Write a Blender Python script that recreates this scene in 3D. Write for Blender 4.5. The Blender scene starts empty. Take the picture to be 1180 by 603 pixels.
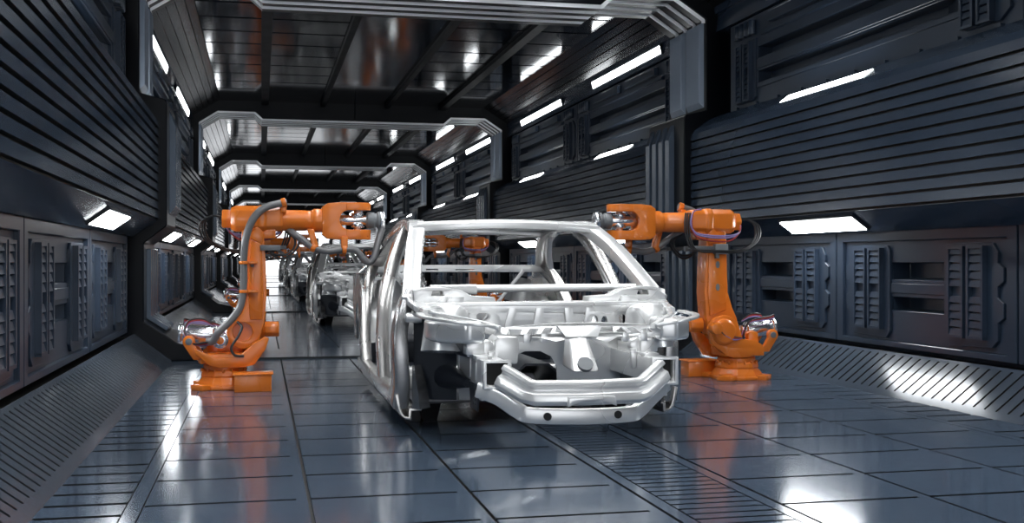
import bpy, bmesh, math, random
from mathutils import Vector, Matrix
from mathutils.geometry import tessellate_polygon
random.seed(7)
sc = bpy.context.scene
COL = sc.collection
PI = math.pi
XC = 2.105            # centre line of the hall
BAY = 12.4            # spacing of the portal frames
NB = 8                # bays built
Y0 = -9.0             # open near end of the hall
Y1 = 13.4 + BAY * 7   # open far end

# ------------------------------------------------------------------ materials
def mat(name, col, rough=.4, metal=0., nscale=3., namp=.12, ramp=.06, emit=None, estr=0., spec=.5, coat=0., bump=0.):
    m = bpy.data.materials.new(name); m.use_nodes = True
    nt = m.node_tree; b = nt.nodes['Principled BSDF']
    b.inputs['Metallic'].default_value = metal
    b.inputs['Specular IOR Level'].default_value = spec
    b.inputs['Coat Weight'].default_value = coat
    b.inputs['Coat Roughness'].default_value = .08
    tc = nt.nodes.new('ShaderNodeTexCoord')
    n = nt.nodes.new('ShaderNodeTexNoise'); n.inputs['Scale'].default_value = nscale; n.inputs['Detail'].default_value = 1.5
    nt.links.new(tc.outputs['Object'], n.inputs['Vector'])
    mx = nt.nodes.new('ShaderNodeMix'); mx.data_type = 'RGBA'
    lo = [c * (1 - namp) for c in col] + [1]; hi = [min(1, c * (1 + namp)) for c in col] + [1]
    mx.inputs[6].default_value = lo; mx.inputs[7].default_value = hi
    nt.links.new(n.outputs['Fac'], mx.inputs[0]); nt.links.new(mx.outputs[2], b.inputs['Base Color'])
    mr = nt.nodes.new('ShaderNodeMapRange'); mr.inputs['From Min'].default_value = 0; mr.inputs['From Max'].default_value = 1
    mr.inputs['To Min'].default_value = max(.02, rough - ramp); mr.inputs['To Max'].default_value = rough + ramp
    nt.links.new(n.outputs['Fac'], mr.inputs['Value']); nt.links.new(mr.outputs['Result'], b.inputs['Roughness'])
    if bump:
        bp = nt.nodes.new('ShaderNodeBump'); bp.inputs['Strength'].default_value = bump; bp.inputs['Distance'].default_value = .004
        n2 = nt.nodes.new('ShaderNodeTexNoise'); n2.inputs['Scale'].default_value = 260
        nt.links.new(tc.outputs['Object'], n2.inputs['Vector']); nt.links.new(n2.outputs['Fac'], bp.inputs['Height'])
        nt.links.new(bp.outputs['Normal'], b.inputs['Normal'])
    if emit:
        b.inputs['Emission Color'].default_value = (*emit, 1); b.inputs['Emission Strength'].default_value = estr
    return m
MAT = dict(
    floor=mat('floor_slate', (.062, .088, .128), .13, 0, .8, .08, .025, spec=.55),
    ramp=mat('ramp_slate', (.056, .072, .096), .17, 0, .8, .10, .03),
    joint=mat('joint_black', (.004, .005, .006), .55),
    wall=mat('wall_slate', (.032, .050, .080), .19, 0, 1., .12, .04),
    panel=mat('panel_slate', (.025, .040, .066), .3, 0, 2., .10, .04),
    vent=mat('vent_slate', (.028, .044, .072), .3, 0, 2., .10, .04),
    portal=mat('portal_shaded_black', (.003, .0042, .007), .32, 0, 1., .1, .03, spec=.18),  # near-black colour holds the shade of faces turned from the light
    rib=mat('rib_bright_metal', (.9, .92, .95), .3, .35, 1., .05, .03),
    colpan=mat('column_grey_metal', (.46, .55, .68), .26, .4, 1., .06, .03),
    lowrib=mat('rib_slate', (.085, .115, .16), .24, .2, 1., .1, .04),
    ceil=mat('ceiling_gloss', (.006, .008, .012), .09, 0, .6, .1, .02, spec=.42),
    ceilrib=mat('ceiling_slats', (.004, .005, .008), .16, 0, .6, .1, .03, spec=.35),
    black=mat('black_metal', (.003, .004, .006), .5, spec=.12),
    light=mat('light_diffuser', (.9, .9, .9), .5, emit=(.93, .97, 1.), estr=25),
    striplight=mat('strip_diffuser', (.9, .9, .9), .5, emit=(.93, .97, 1.), estr=11),
    lframe=mat('light_frame', (.012, .015, .02), .35),
    orange=mat('orange_paint', (.76, .19, .018), .27, 0, 3., .05, .03, coat=.25),
    steel=mat('robot_steel', (.72, .73, .75), .2, .95, 3., .04, .03),
    hose=mat('hose_grey', (.17, .17, .175), .34, .15, 4., .08, .05),
    cblack=mat('cable_black', (.008, .008, .009), .4),
    cred=mat('cable_red', (.32, .03, .03), .4), cblue=mat('cable_violet', (.25, .2, .42), .4),
    bracket=mat('bracket_grey', (.17, .18, .19), .45, .2),
    body=mat('body_steel', (.88, .88, .875), .27, .55, 1.2, .03, .03),
    bodyshade=mat('underbody_shaded_steel', (.022, .027, .038), .35, .0, 1.2, .08, .04, spec=.4),  # dark colour puts shade onto wheelhouse, apron, tunnel and underside of the shell
    side=mat('side_frame_steel', (.60, .585, .57), .27, .9, 1.2, .04, .03),
    pillar=mat('pillar_shaded_steel', (.36, .36, .365), .25, .8, 1.2, .05, .03),  # body steel darkened to carry the hinge pillar's shadow and dark reflections
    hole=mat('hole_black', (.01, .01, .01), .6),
)

# ------------------------------------------------------------------ mesh builder
def V(*a): return Vector(a)
def cr(pts, n=6):
    """Catmull-Rom through points"""
    P = [Vector(p) for p in pts]; out = []
    for i in range(len(P) - 1):
        p0 = P[max(0, i - 1)]; p1 = P[i]; p2 = P[i + 1]; p3 = P[min(len(P) - 1, i + 2)]
        for k in range(n):
            t = k / n
            out.append(.5 * ((2 * p1) + (p2 - p0) * t + (2 * p0 - 5 * p1 + 4 * p2 - p3) * t * t + (3 * p1 - p0 - 3 * p2 + p3) * t ** 3))
    out.append(P[-1]); return out
def rect(w, h, c=.25):
    a, b = w / 2, h / 2; k = min(a, b) * c * 2
    if k <= 0: return [(-a, -b), (a, -b), (a, b), (-a, b)]
    q = k * .3
    return [(-a + k, -b), (a - k, -b), (a - q, -b + q), (a, -b + k), (a, b - k), (a - q, b - q), (a - k, b), (-a + k, b), (-a + q, b - q), (-a, b - k), (-a, -b + k), (-a + q, -b + q)]
def circ(r, n=12, ph=0): return [(r * math.cos(2 * PI * i / n + ph), r * math.sin(2 * PI * i / n + ph)) for i in range(n)]
def arc(cx, cy, r, a0, a1, n=8): return [(cx + r * math.cos(math.radians(a0 + (a1 - a0) * i / n)), cy + r * math.sin(math.radians(a0 + (a1 - a0) * i / n))) for i in range(n + 1)]

class M:
    def __init__(s): s.v = []; s.f = []; s.mi = []; s.cur = 0
    def add(s, vs, fs):
        o = len(s.v); s.v += [tuple(v) for v in vs]
        for f in fs: s.f.append([i + o for i in f]); s.mi.append(s.cur)
        return s
    def box(s, x0, x1, y0, y1, z0, z1):
        return s.add([(x0, y0, z0), (x1, y0, z0), (x1, y1, z0), (x0, y1, z0), (x0, y0, z1), (x1, y0, z1), (x1, y1, z1), (x0, y1, z1)],
                     [(0, 3, 2, 1), (4, 5, 6, 7), (0, 1, 5, 4), (1, 2, 6, 5), (2, 3, 7, 6), (3, 0, 4, 7)])
    def tile(s, x0, x1, y0, y1, z0, z1):   # top face in slot 0, dark joint sides in slot 1
        p = [(x0, y0, z0), (x1, y0, z0), (x1, y1, z0), (x0, y1, z0), (x0, y0, z1), (x1, y0, z1), (x1, y1, z1), (x0, y1, z1)]
        s.cur = 0; s.add(p[4:], [(0, 1, 2, 3)]); s.cur = 1
        s.add(p, [(0, 1, 5, 4), (1, 2, 6, 5), (2, 3, 7, 6), (3, 0, 4, 7)]); s.cur = 0
        return s
    def hexa(s, p):   # 8 points, same order as box
        return s.add(p, [(0, 3, 2, 1), (4, 5, 6, 7), (0, 1, 5, 4), (1, 2, 6, 5), (2, 3, 7, 6), (3, 0, 4, 7)])
    def poly(s, outer, a, b, fn, holes=()):
        """polygon with holes in (u,v), extruded w=a..b, fn(u,v,w)->point"""
        loops = [list(outer)] + [list(h) for h in holes]
        flat = [p for l in loops for p in l]; n = len(flat)
        tris = tessellate_polygon([[Vector((p[0], p[1], 0)) for p in l] for l in loops])
        vs = [fn(p[0], p[1], a) for p in flat] + [fn(p[0], p[1], b) for p in flat]
        fs = []
        if holes:
            fs += [tuple(t) for t in tris] + [tuple(i + n for i in reversed(t)) for t in tris]
        else:
            fs += [tuple(range(n)), tuple(range(2 * n - 1, n - 1, -1))] if _convex(outer) else [tuple(t) for t in tris] + [tuple(i + n for i in reversed(t)) for t in tris]
        o = 0
        for l in loops:
            k = len(l)
            for i in range(k): fs.append((o + i, o + (i + 1) % k, n + o + (i + 1) % k, n + o + i))
            o += k
        return s.add(vs, fs)
    def sweep(s, path, prof, up=(0, 0, 1), sizes=None, cap=True):
        P = [Vector(p) for p in path]; n = len(P); U = Vector(up); k = len(prof); vs = []
        for i, p in enumerate(P):
            t = (P[min(i + 1, n - 1)] - P[max(i - 1, 0)]).normalized()
            a = t.cross(U)
            if a.length < 1e-4: a = t.cross(Vector((1, 0, 0)))
            a.normalize(); b = a.cross(t)
            sx, sy = (1, 1) if sizes is None else sizes(i / (n - 1))
            vs += [p + a * (q[0] * sx) + b * (q[1] * sy) for q in prof]
        fs = [(i * k + j, i * k + (j + 1) % k, (i + 1) * k + (j + 1) % k, (i + 1) * k + j) for i in range(n - 1) for j in range(k)]
        if cap:
            if _convex(prof): fs += [tuple(range(k - 1, -1, -1)), tuple((n - 1) * k + j for j in range(k))]
            else:
                tr = tessellate_polygon([[Vector((q[0], q[1], 0)) for q in prof]])
                fs += [tuple(t) for t in tr] + [tuple((n - 1) * k + j for j in reversed(t)) for t in tr]
        return s.add(vs, fs)
    def tube(s, path, r, n=10, cap=True):
        P = [Vector(p) for p in path]; m = len(P); vs = []; a = None
        for i, p in enumerate(P):
            t = (P[min(i + 1, m - 1)] - P[max(i - 1, 0)]).normalized()
            if a is None:
                a = t.cross(Vector((0, 0, 1)));
                if a.length < .1: a = t.cross(Vector((1, 0, 0)))
            else: a = a - t * a.dot(t)
            a.normalize(); b = t.cross(a)
            rr = r(i / (m - 1)) if callable(r) else r
            vs += [p + a * (rr * math.cos(2 * PI * j / n)) + b * (rr * math.sin(2 * PI * j / n)) for j in range(n)]
        fs = [(i * n + j, i * n + (j + 1) % n, (i + 1) * n + (j + 1) % n, (i + 1) * n + j) for i in range(m - 1) for j in range(n)]
        if cap: fs += [tuple(range(n - 1, -1, -1)), tuple((m - 1) * n + j for j in range(n))]
        return s.add(vs, fs)
    def cyl(s, p0, p1, r0, r1=None, n=20, cap=True): return s.lathe(p0, p1, [(0, r0), (1, r0 if r1 is None else r1)], n, cap)
    def lathe(s, p0, p1, prof, n=20, cap=True, ph=0.):
        """profile (t along axis, radius)"""
        p0 = Vector(p0); p1 = Vector(p1); ax = (p1 - p0); t = ax.normalized()
        a = t.cross(Vector((0, 0, 1)))
        if a.length < .1: a = t.cross(Vector((0, 1, 0)))
        a.normalize(); b = t.cross(a); vs = []
        for (q, r) in prof: vs += [p0 + ax * q + a * (r * math.cos(2 * PI * j / n + ph)) + b * (r * math.sin(2 * PI * j / n + ph)) for j in range(n)]
        m = len(prof)
        fs = [(i * n + j, i * n + (j + 1) % n, (i + 1) * n + (j + 1) % n, (i + 1) * n + j) for i in range(m - 1) for j in range(n)]
        if cap: fs += [tuple(range(n - 1, -1, -1)), tuple((m - 1) * n + j for j in range(n))]
        return s.add(vs, fs)
    def sheet(s, rows, closed=False):
        k = len(rows[0]); vs = [p for r in rows for p in r]
        return s.add(vs, [(i * k + j, i * k + j + 1, (i + 1) * k + j + 1, (i + 1) * k + j) for i in range(len(rows) - 1) for j in range(k - 1)])
    def build(s, name, m, parent=None, bevel=0, seg=2, smooth=40, thick=0, sub=0, weld=True):
        me = bpy.data.meshes.new(name); me.from_pydata(s.v, [], s.f)
        ms = m if isinstance(m, (list, tuple)) else [m]
        for q in ms: me.materials.append(MAT[q])
        me.polygons.foreach_set('material_index', s.mi)
        bm = bmesh.new(); bm.from_mesh(me)
        bmesh.ops.recalc_face_normals(bm, faces=bm.faces)
        if thick: 
            bmesh.ops.solidify(bm, geom=bm.faces[:], thickness=thick); bmesh.ops.recalc_face_normals(bm, faces=bm.faces)
        if sub: bmesh.ops.subdivide_edges(bm, edges=bm.edges[:], cuts=sub, use_grid_fill=True, smooth=.6)
        if bevel:
            es = [e for e in bm.edges if len(e.link_faces) == 2 and e.calc_face_angle(0) > math.radians(28)]
            bmesh.ops.bevel(bm, geom=es, offset=bevel, segments=seg, profile=.5, affect='EDGES', clamp_overlap=True)
        if smooth:
            lim = math.radians(smooth)
            for f in bm.faces: f.smooth = True
            for e in bm.edges:
                if len(e.link_faces) != 2 or e.calc_face_angle(0) > lim: e.smooth = False
        bm.to_mesh(me); bm.free()
        o = bpy.data.objects.new(name, me); COL.objects.link(o)
        if parent is not None: o.parent = parent
        return o
def _convex(p):
    s = 0; n = len(p)
    for i in range(n):
        a, b, c = p[i], p[(i + 1) % n], p[(i + 2) % n]
        z = (b[0] - a[0]) * (c[1] - b[1]) - (b[1] - a[1]) * (c[0] - b[0])
        if abs(z) < 1e-12: continue
        if s == 0: s = 1 if z > 0 else -1
        elif (z > 0) != (s > 0): return False
    return True
def XZ(u, v, w): return (u, w, v)      # polygon in x,z extruded along y
def YZ(u, v, w): return (w, u, v)      # polygon in y,z extruded along x
def XY(u, v, w): return (u, v, w)
def empty(name, loc=(0, 0, 0), rz=0):
    o = bpy.data.objects.new(name, None); COL.objects.link(o); o.location = loc; o.rotation_euler = (0, 0, rz); o.empty_display_size = .2
    return o
def tag(o, label=None, cat=None, group=None):
    if label: o['label'] = label
    if cat: o['category'] = cat
    if group: o['group'] = group
    return o
def struct(o): o['kind'] = 'structure'; return o
def dup(root, loc, rz=None):
    def rec(o, par):
        c = o.copy(); COL.objects.link(c); c.parent = par
        for ch in KIDS.get(o.name, []): rec(ch, c)
        return c
    r = rec(root, None); r.location = loc
    if rz is not None: r.rotation_euler = (0, 0, rz)
    return r
KIDS = {}
def index_kids(root):
    ch = [o for o in COL.objects if o.parent == root]; KIDS[root.name] = ch
    for c in ch: index_kids(c)

WHERE = ['by the nearest car', 'by the second car', 'by the third car', 'by the fourth car', 'by the fifth car', 'in the sixth bay']
HALF = ['nearer', 'farther']

# ------------------------------------------------------------------ floor
def build_floor():
    m = M(); m.cur = 1
    m.box(XC - 3.15, XC + 3.15, Y0, Y1, -.06, -.014)
    m.cur = 0
    W = .79; G = .29; RY = .61; g = .0085
    y0 = 4.866 - RY * 22
    def strip(x0, x1): m.tile(x0, x1, Y0, Y1, -.014, 0)
    def rows(x0, x1, step, gap, skip=None, lim=Y1):
        k = 0; y = y0; start = y0
        n = int((lim - y0) / step)
        for i in range(n + 1):
            if skip and skip(i): continue
            e = y0 + i * step
            if e - start > gap and e > Y0: m.tile(x0, x1, max(start + gap / 2, Y0), e - gap / 2, -.014, 0)
            start = e
        m.tile(x0, x1, start + gap / 2, Y1, -.014, 0)
    # centre grate
    strip(XC - G, XC - G + .065); strip(XC + G - .065, XC + G)
    rows(XC - G + .075, XC + G - .075, RY / 6, .021, lim=64)
    j = .018
    for s in (-1, 1):
        for c in range(3):
            a = G + c * W + j; b = G + (c + 1) * W if c < 2 else 2.64
            x0, x1 = (XC + a, XC + b) if s > 0 else (XC - b, XC - a)
            strip(x1 - .052, x1); rows(x0, x1 - .052, RY, .03)
        # flat strip, side grate
        x0, x1 = sorted((XC + s * 2.648, XC + s * 2.72)); strip(x0, x1)
        x0, x1 = sorted((XC + s * 2.727, XC + s * 3.11))
        rows(x0, x1 - 0.0, RY * 3 / 7, .042, lambda i: i % 11 == 4, lim=64)
    # raised thresholds under the portals
    for b in range(NB - 1):
        y = 13.4 + BAY * b
        for (p, q) in ((0, .5), (.515, .86), (.875, 1.3)): m.tile(XC - 2.76, XC + 2.76, y + p, y + q, -.01, .022)
        m.cur = 1; m.box(XC - 2.75, XC + 2.75, y + .02, y + 1.28, -.01, .012); m.cur = 0
    struct(m.build('floor', ['floor', 'joint'], smooth=0))
build_floor()

# ------------------------------------------------------------------ walls, ramps, ceiling, portals
def side(s):
    nm = 'left' if s < 0 else 'right'
    fx = lambda d: XC + s * d
    def ext(m, prof, y0, y1):
        vs = [(fx(d), y0, z) for d, z in prof] + [(fx(d), y1, z) for d, z in prof]; n = len(prof)
        m.add(vs, [(i, i + 1, n + i + 1, n + i) for i in range(n - 1)])
    # ramp
    m = M(); m.cur = 1
    ext(m, [(3.09, -.03), (3.125, 0.0), (3.53, .308), (3.56, .29), (3.95, .29)], Y0, Y1)
    m.cur = 0
    A = Vector((3.105, 0)); B = Vector((3.53, .322)); d = (B - A); L = d.length; u = d / L; nn = Vector((-u.y, u.x))
    def slab(t0, t1, y0, y1):
        p = []
        for y in (y0, y1):
            for t, k in ((t0, 0), (t1, 0), (t1, -.016), (t0, -.016)):
                q = A + u * t + nn * k; p.append((fx(q.x), y, q.y))
        m.cur = 0; m.add([p[0], p[1], p[5], p[4]], [(0, 1, 2, 3)]); m.cur = 1
        m.add(p, [(0, 1, 2, 3), (7, 6, 5, 4), (1, 5, 6, 2), (3, 7, 4, 0)]); m.cur = 0
    slab(-.01, .075, Y0, Y1); slab(L - .035, L, Y0, Y1)
    y = Y0; st = .135
    while y < 60: slab(.075, L - .035, y + .014, y + st - .014); y += st
    slab(.075, L - .035, y, Y1)
    
    struct(m.build('baseboard_' + nm, ['ramp', 'joint', 'panel'], smooth=0))
    # wall shell
    m = M(); m.cur = 0
    ext(m, [(3.84, .28), (3.84, 1.462), (3.55, 1.462), (3.53, 1.43), (3.268, 1.617), (3.262, 1.619), (3.272, 1.621)], Y0, Y1)
    z = 1.625; st = .1045
    for k in range(11):
        m.cur = 1; ext(m, [(3.268, z - .002), (3.30, z - .002), (3.30, z + .021), (3.256, z + .0215)], Y0, Y1)  # gap and slat underside blackened, their shade put into the colour
        m.cur = 0; ext(m, [(3.256, z + .0215), (3.268, z + st - .002)], Y0, Y1)
        z += st
    ext(m, [(3.277, z - .004), (3.31, 2.835), (3.33, 2.83), (3.34, 2.85), (3.52, 2.985), (3.84, 2.985), (3.84, 4.085), (3.60, 4.10), (3.60, 4.17), (3.625, 4.17), (3.625, 4.33), (3.58, 4.33), (3.58, 4.42)], Y0, Y1)
    struct(m.build('wall_' + nm, ['wall', 'joint'], smooth=0))
    return fx, ext
for s in (-1, 1): side(s)

def build_ceiling():
    m = M()
    def slabdown(x0, x1, a, b):
        p = [(x0, a, 4.77), (x1, a, 4.77), (x1, b, 4.77), (x0, b, 4.77), (x0, a, 4.81), (x1, a, 4.81), (x1, b, 4.81), (x0, b, 4.81)]
        m.add(p[:4], [(0, 1, 2, 3)]); m.cur = 2; m.add(p, [(0, 1, 5, 4), (1, 2, 6, 5), (2, 3, 7, 6), (3, 0, 4, 7)]); m.cur = 0
    for s in (-1, 1):
        fx = lambda d: XC + s * d
        A = Vector((3.58, 4.42)); B = Vector((3.0, 4.79)); pr = []
        N = 5
        for k in range(N):
            p = A.lerp(B, k / N); q = A.lerp(B, (k + .86) / N); r = A.lerp(B, (k + 1) / N); nn = Vector((.54, .84)) * .03
            pr += [p, q, q + nn, r + nn]
        pr += [B]
        n = len(pr); m.cur = 1
        m.add([(fx(p.x), Y0, p.y) for p in pr] + [(fx(p.x), Y1, p.y) for p in pr], [(i, i + 1, n + i + 1, n + i) for i in range(n - 1)])
        m.cur = 0
        # panels with cross slots
        for a, b in ((.76, 1.95), (2.09, 3.0)):
            x0, x1 = sorted((fx(a), fx(b)))
            m.box(x0, x1, Y0, 4, 4.77, 4.80)
            y = 4.
            while y < Y1:
                slabdown(x0, x1, y + .04, min(y + .96, Y1)); y += 1.
        m.cur = 2
        for a, b in ((.68, .78), (1.94, 2.10)):
            x0, x1 = sorted((fx(a), fx(b))); m.box(x0, x1, Y0, Y1, 4.69, 4.82)
        m.cur = 0
    m.box(XC - .68, XC + .68, Y0, Y1, 4.77, 4.80)
    m.cur = 2; m.box(XC - 3.8, XC + 3.8, Y0, Y1, 4.82, 4.87)
    struct(m.build('ceiling', ['ceil', 'ceilrib', 'black'], smooth=0))
build_ceiling()

def build_portal():
    inner = [(2.73, 0), (2.76, .14), (3.05, .205), (3.19, .305), (3.42, .457), (3.42, 1.36), (3.18, 1.55), (3.165, 1.58), (3.165, 2.985), (3.185, 3.025), (3.47, 3.09),
             (3.47, 4.27), (3.06, 4.535), (2.23, 4.535), (2.07, 4.385), (0, 4.385)]
    outer = [(0, 5.0), (3.95, 5.0), (3.95, 0)]
    m = M()
    for s in (-1, 1):
        m.poly([(XC + s * d, z) for d, z in inner + outer], 0, 1.3, XZ)
    root = m.build('trim_1', 'portal', bevel=.012, seg=1, smooth=0); struct(root)
    # silver strips that run round the arch
    for k in range(4):
        y0 = .04 + k * .31; m = M()
        for s in (-1, 1):
            pts = [(3.47, 4.22), (3.47, 4.27), (3.06, 4.535), (2.24, 4.535), (2.07, 4.385), (0, 4.385)]
            off = [(3.425, 4.22), (3.425, 4.246), (3.046, 4.489), (2.26, 4.489), (2.09, 4.338), (0, 4.338)]
            for i in range(len(pts) - 1):
                q = []
                for (yy, e) in ((y0, .012), (y0 + .16, 0)):
                    q += [(XC + s * pts[i][0], yy, pts[i][1]), (XC + s * pts[i + 1][0], yy, pts[i + 1][1]), (XC + s * off[i + 1][0], yy + e, off[i + 1][1]), (XC + s * off[i][0], yy + e, off[i][1])]
                m.cur = 0; m.add(q[:4], [(0, 1, 2, 3)]); m.cur = 1; m.add(q, [(7, 6, 5, 4), (3, 2, 6, 7), (0, 4, 5, 1)])
        m.build('arch_rib', ['rib', 'portal'], root, smooth=0)
    for s in (-1, 1):
        for y0, y1 in ((.07, .64), (.70, 1.24)):       # wide panels on the upper block
            m = M(); x = XC + s * 3.475; xi = XC + s * 3.425
            q = [(x, y0, 3.13), (x, y1, 3.13), (x, y1, 4.25), (x, y0, 4.25), (xi, y0 + .07, 3.21), (xi, y1 - .05, 3.21), (xi, y1 - .05, 4.22), (xi, y0 + .07, 4.22)]
            m.hexa(q); m.build('column_panel', 'colpan', root, bevel=.006, smooth=0)
        for k in range(4):                              # ribs on the lower block
            y0 = .34 + k * .25; m = M()
            pr = [(3.17, 1.70), (3.09, 1.80), (3.09, 2.74), (3.17, 2.95)]
            m.poly([(XC + s * d, z) for d, z in pr], y0, y0 + .15, XZ)
            pr = [(3.425, 1.30), (3.425, .48), (3.2, .33), (3.17, .37), (3.37, .51), (3.37, 1.30)]
            m.poly([(XC + s * d, z) for d, z in pr], y0, y0 + .13, XZ)
            m.build('column_rib', 'lowrib', root, bevel=.006, seg=1, smooth=0)
    return root
portal = build_portal(); index_kids(portal)
portal.location = (0, 13.4, 0)
for b in range(1, NB - 1):
    p = dup(portal, (0, 13.4 + BAY * b, 0)); p.name = 'trim_%d' % (b + 1)
p = dup(portal, (0, 13.4 - BAY, 0)); p.name = 'trim_%d' % NB

# ------------------------------------------------------------------ wall panels
def ladder(m, y0, y1, z0, z1, cols=2, rungs=11, d0=0., d1=.045):
    """louvred columns; x is depth (towards the room is -x), y along wall"""
    gap = .045; w = ((y1 - y0) - gap * (cols - 1)) / cols
    for c in range(cols):
        a = y0 + c * (w + gap); b = a + w; t = .028
        m.box(-d1, d0, a, a + t, z0, z1); m.box(-d1, d0, b - t, b, z0, z1)
        m.box(-d1 * .22 + d0 * .78, d0, a + t, b - t, z0, z1)
        h = (z1 - z0) / rungs; D = d0 - (d0 + d1)
        for k in range(rungs):
            if k == rungs // 2: continue
            za, zb = z0 + k * h + .013, z0 + (k + 1) * h - .001
            f0, f1 = -d1 * .93, -d1 * .62 + d0 * .38
            m.hexa([(f0, a + t, za), (d0, a + t, za), (d0, b - t, za), (f0, b - t, za), (f1, a + t, zb), (d0, a + t, zb), (d0, b - t, zb), (f1, b - t, zb)])
        m.box(-d1, d0, a, b, z0 - .012, z0 + .012); m.box(-d1, d0, a, b, z1 - .01, z1 + .012)
def slotted(m, Y, Z, holes, d0, d1, back):
    """front plate with rectangular holes, each with a deep pocket whose bottom slopes"""
    m.poly([(Y[0], Z[0]), (Y[1], Z[0]), (Y[1], Z[1]), (Y[0], Z[1])], d0, d1, YZ, [[(a, c), (b, c), (b, e), (a, e)] for a, b, c, e in holes])
    for a, b, c, e in holes:
        m.add([(d1, a, c), (d1, b, c), (d1, b, e), (d1, a, e), (back, a + .22 * (b - a) * .5, c + .01), (back, b, c + .01), (back, b, e), (back, a + .22 * (b - a) * .5, e)],
              [(0, 1, 5, 4), (1, 2, 6, 5), (2, 3, 7, 6), (3, 0, 4, 7), (4, 5, 6, 7)])
L_ = 2.74
def make_low_panel():
    root = empty('wall_panel')
    z0, z1 = .36, 1.435
    m = M(); a, b = -L_ / 2, L_ / 2
    m.poly([(a, z0), (b, z0), (b, z1), (a, z1)], -.055, .03, YZ, [[(a + .12, z0 + .055), (b - .12, z0 + .055), (b - .12, z1 - .095), (a + .12, z1 - .095)]])
    m.build('frame', 'panel', root, bevel=.006, seg=1, smooth=0)
    m = M(); a += .12; b -= .12
    holes = [(-.42, .42, .985, 1.14), (-.42, .42, .70, .825)]
    slotted(m, (a, b), (z0 + .055, z1 - .095), holes, -.02, .0, .17)
    # raised stepped fields round the louvres
    for s in (-1, 1):
        q = [(s * y, z) for y, z in ((.42, .50), (.48, .44), (1.06, .46), (1.13, .52), (1.13, .66), (1.2, .70), (1.2, .82), (1.13, .86), (1.13, .95), (1.2, .99), (1.2, 1.10), (1.13, 1.14), (1.13, 1.22), (1.07, 1.30), (.46, 1.30), (.42, 1.25))]
        m.poly(q, -.045, -.01, YZ)
    m.box(-.032, -.01, -.43, .43, .86, .95)
    m.build('back_plate', 'panel', root, bevel=.004, seg=1, smooth=0)
    for s in (-1, 1):
        m = M(); ladder(m, *sorted((s * .52, s * 1.0)), .53, 1.265, d0=-.04, d1=.09)
        m.build('louvre_vent', 'vent', root, smooth=0)
    return root
def make_up_panel():
    root = empty('upper_wall_panel'); Lh = 5.48
    z0, z1 = 2.99, 4.075; m = M(); a, b = -Lh / 2, Lh / 2
    holes = [(-1.95, 1.95, 3.555, 3.69), (-1.95, 1.95, 3.265, 3.40)]
    slotted(m, (a, b), (z0, z1), holes, -.04, -.01, .14)
    for s in (-1, 1):
        q = [(s * y, z) for y, z in ((1.97, 3.10), (2.05, 3.06), (2.5, 3.06), (2.62, 3.14), (2.62, 3.7), (2.5, 3.80), (1.97, 3.80))]
        m.poly(q, -.065, -.03, YZ)
    m.box(-.06, -.03, -1.95, 1.95, 3.42, 3.535); m.box(-.055, -.03, -1.95, 1.95, 3.20, 3.25)
    m.build('plate', 'panel', root, bevel=.004, seg=1, smooth=0)
    for s in (-1, 1):
        m = M(); ladder(m, *sorted((s * 2.04, s * 2.44)), 3.08, 3.76, rungs=11, d0=-.06, d1=.12); m.build('louvre_vent', 'vent', root, smooth=0)
    m = M()
    m.box(-.09, -.03, -1.8, 1.8, 3.80, 3.86)
    m.box(-.11, -.03, -1.55, -.2, 3.90, 4.02); m.box(-.11, -.03, .2, 1.55, 3.90, 4.02)
    for s in (-1, 1):
        for k in range(4): y = s * (2.05 + k * .13); m.cyl((-.07, y, 3.85), (-.07, y, 4.02), .05, n=10)
    m.build('top_rail', 'panel', root, bevel=.006, seg=1)
    m = M()
    for k in range(10):
        y = -2.5 + k * 5. / 9; m.cyl((-.04, y, 3.02), (-.075, y, 3.02), .022, n=8)
    m.build('bolt_row', 'vent', root)
    return root
low = make_low_panel(); up = make_up_panel(); index_kids(low); index_kids(up)
ORD = ['first', 'second', 'third', 'fourth']
first_low = first_up = True
NPB = 4
for s in (-1, 1):
    nm = 'left' if s < 0 else 'right'
    for b in range(NPB):
        ys = [6.10, 8.86, 11.62] if b == 0 else [15.74 + BAY * (b - 1) + 2.76 * k for k in range(4)]
        for k, y in enumerate(ys):
            loc = (XC + s * 3.61, y, 0); rz = 0 if s > 0 else PI
            if first_low: o = low; o.location = loc; o.rotation_euler = (0, 0, rz); first_low = False
            else: o = dup(low, loc, rz)
            tag(o, '%s louvred panel above the %s ramp %s, counted from the camera' % (ORD[k], nm, WHERE[b]), 'wall panel', 'louvred panels along the walls')
        for k, y in enumerate([4.72, 10.24] if b == 0 else [17.12 + BAY * (b - 1), 22.64 + BAY * (b - 1)]):
            if b == 0 and k == 0 and s < 0: continue
            loc = (XC + s * 3.66, y, 0); rz = 0 if s > 0 else PI
            if first_up: o = up; o.location = loc; o.rotation_euler = (0, 0, rz); first_up = False
            else: o = dup(up, loc, rz)
            tag(o, 'long slotted panel above the %s wall slats %s, %s one' % (nm, WHERE[b], HALF[k]), 'wall panel', 'slotted panels above the slats')

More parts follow.
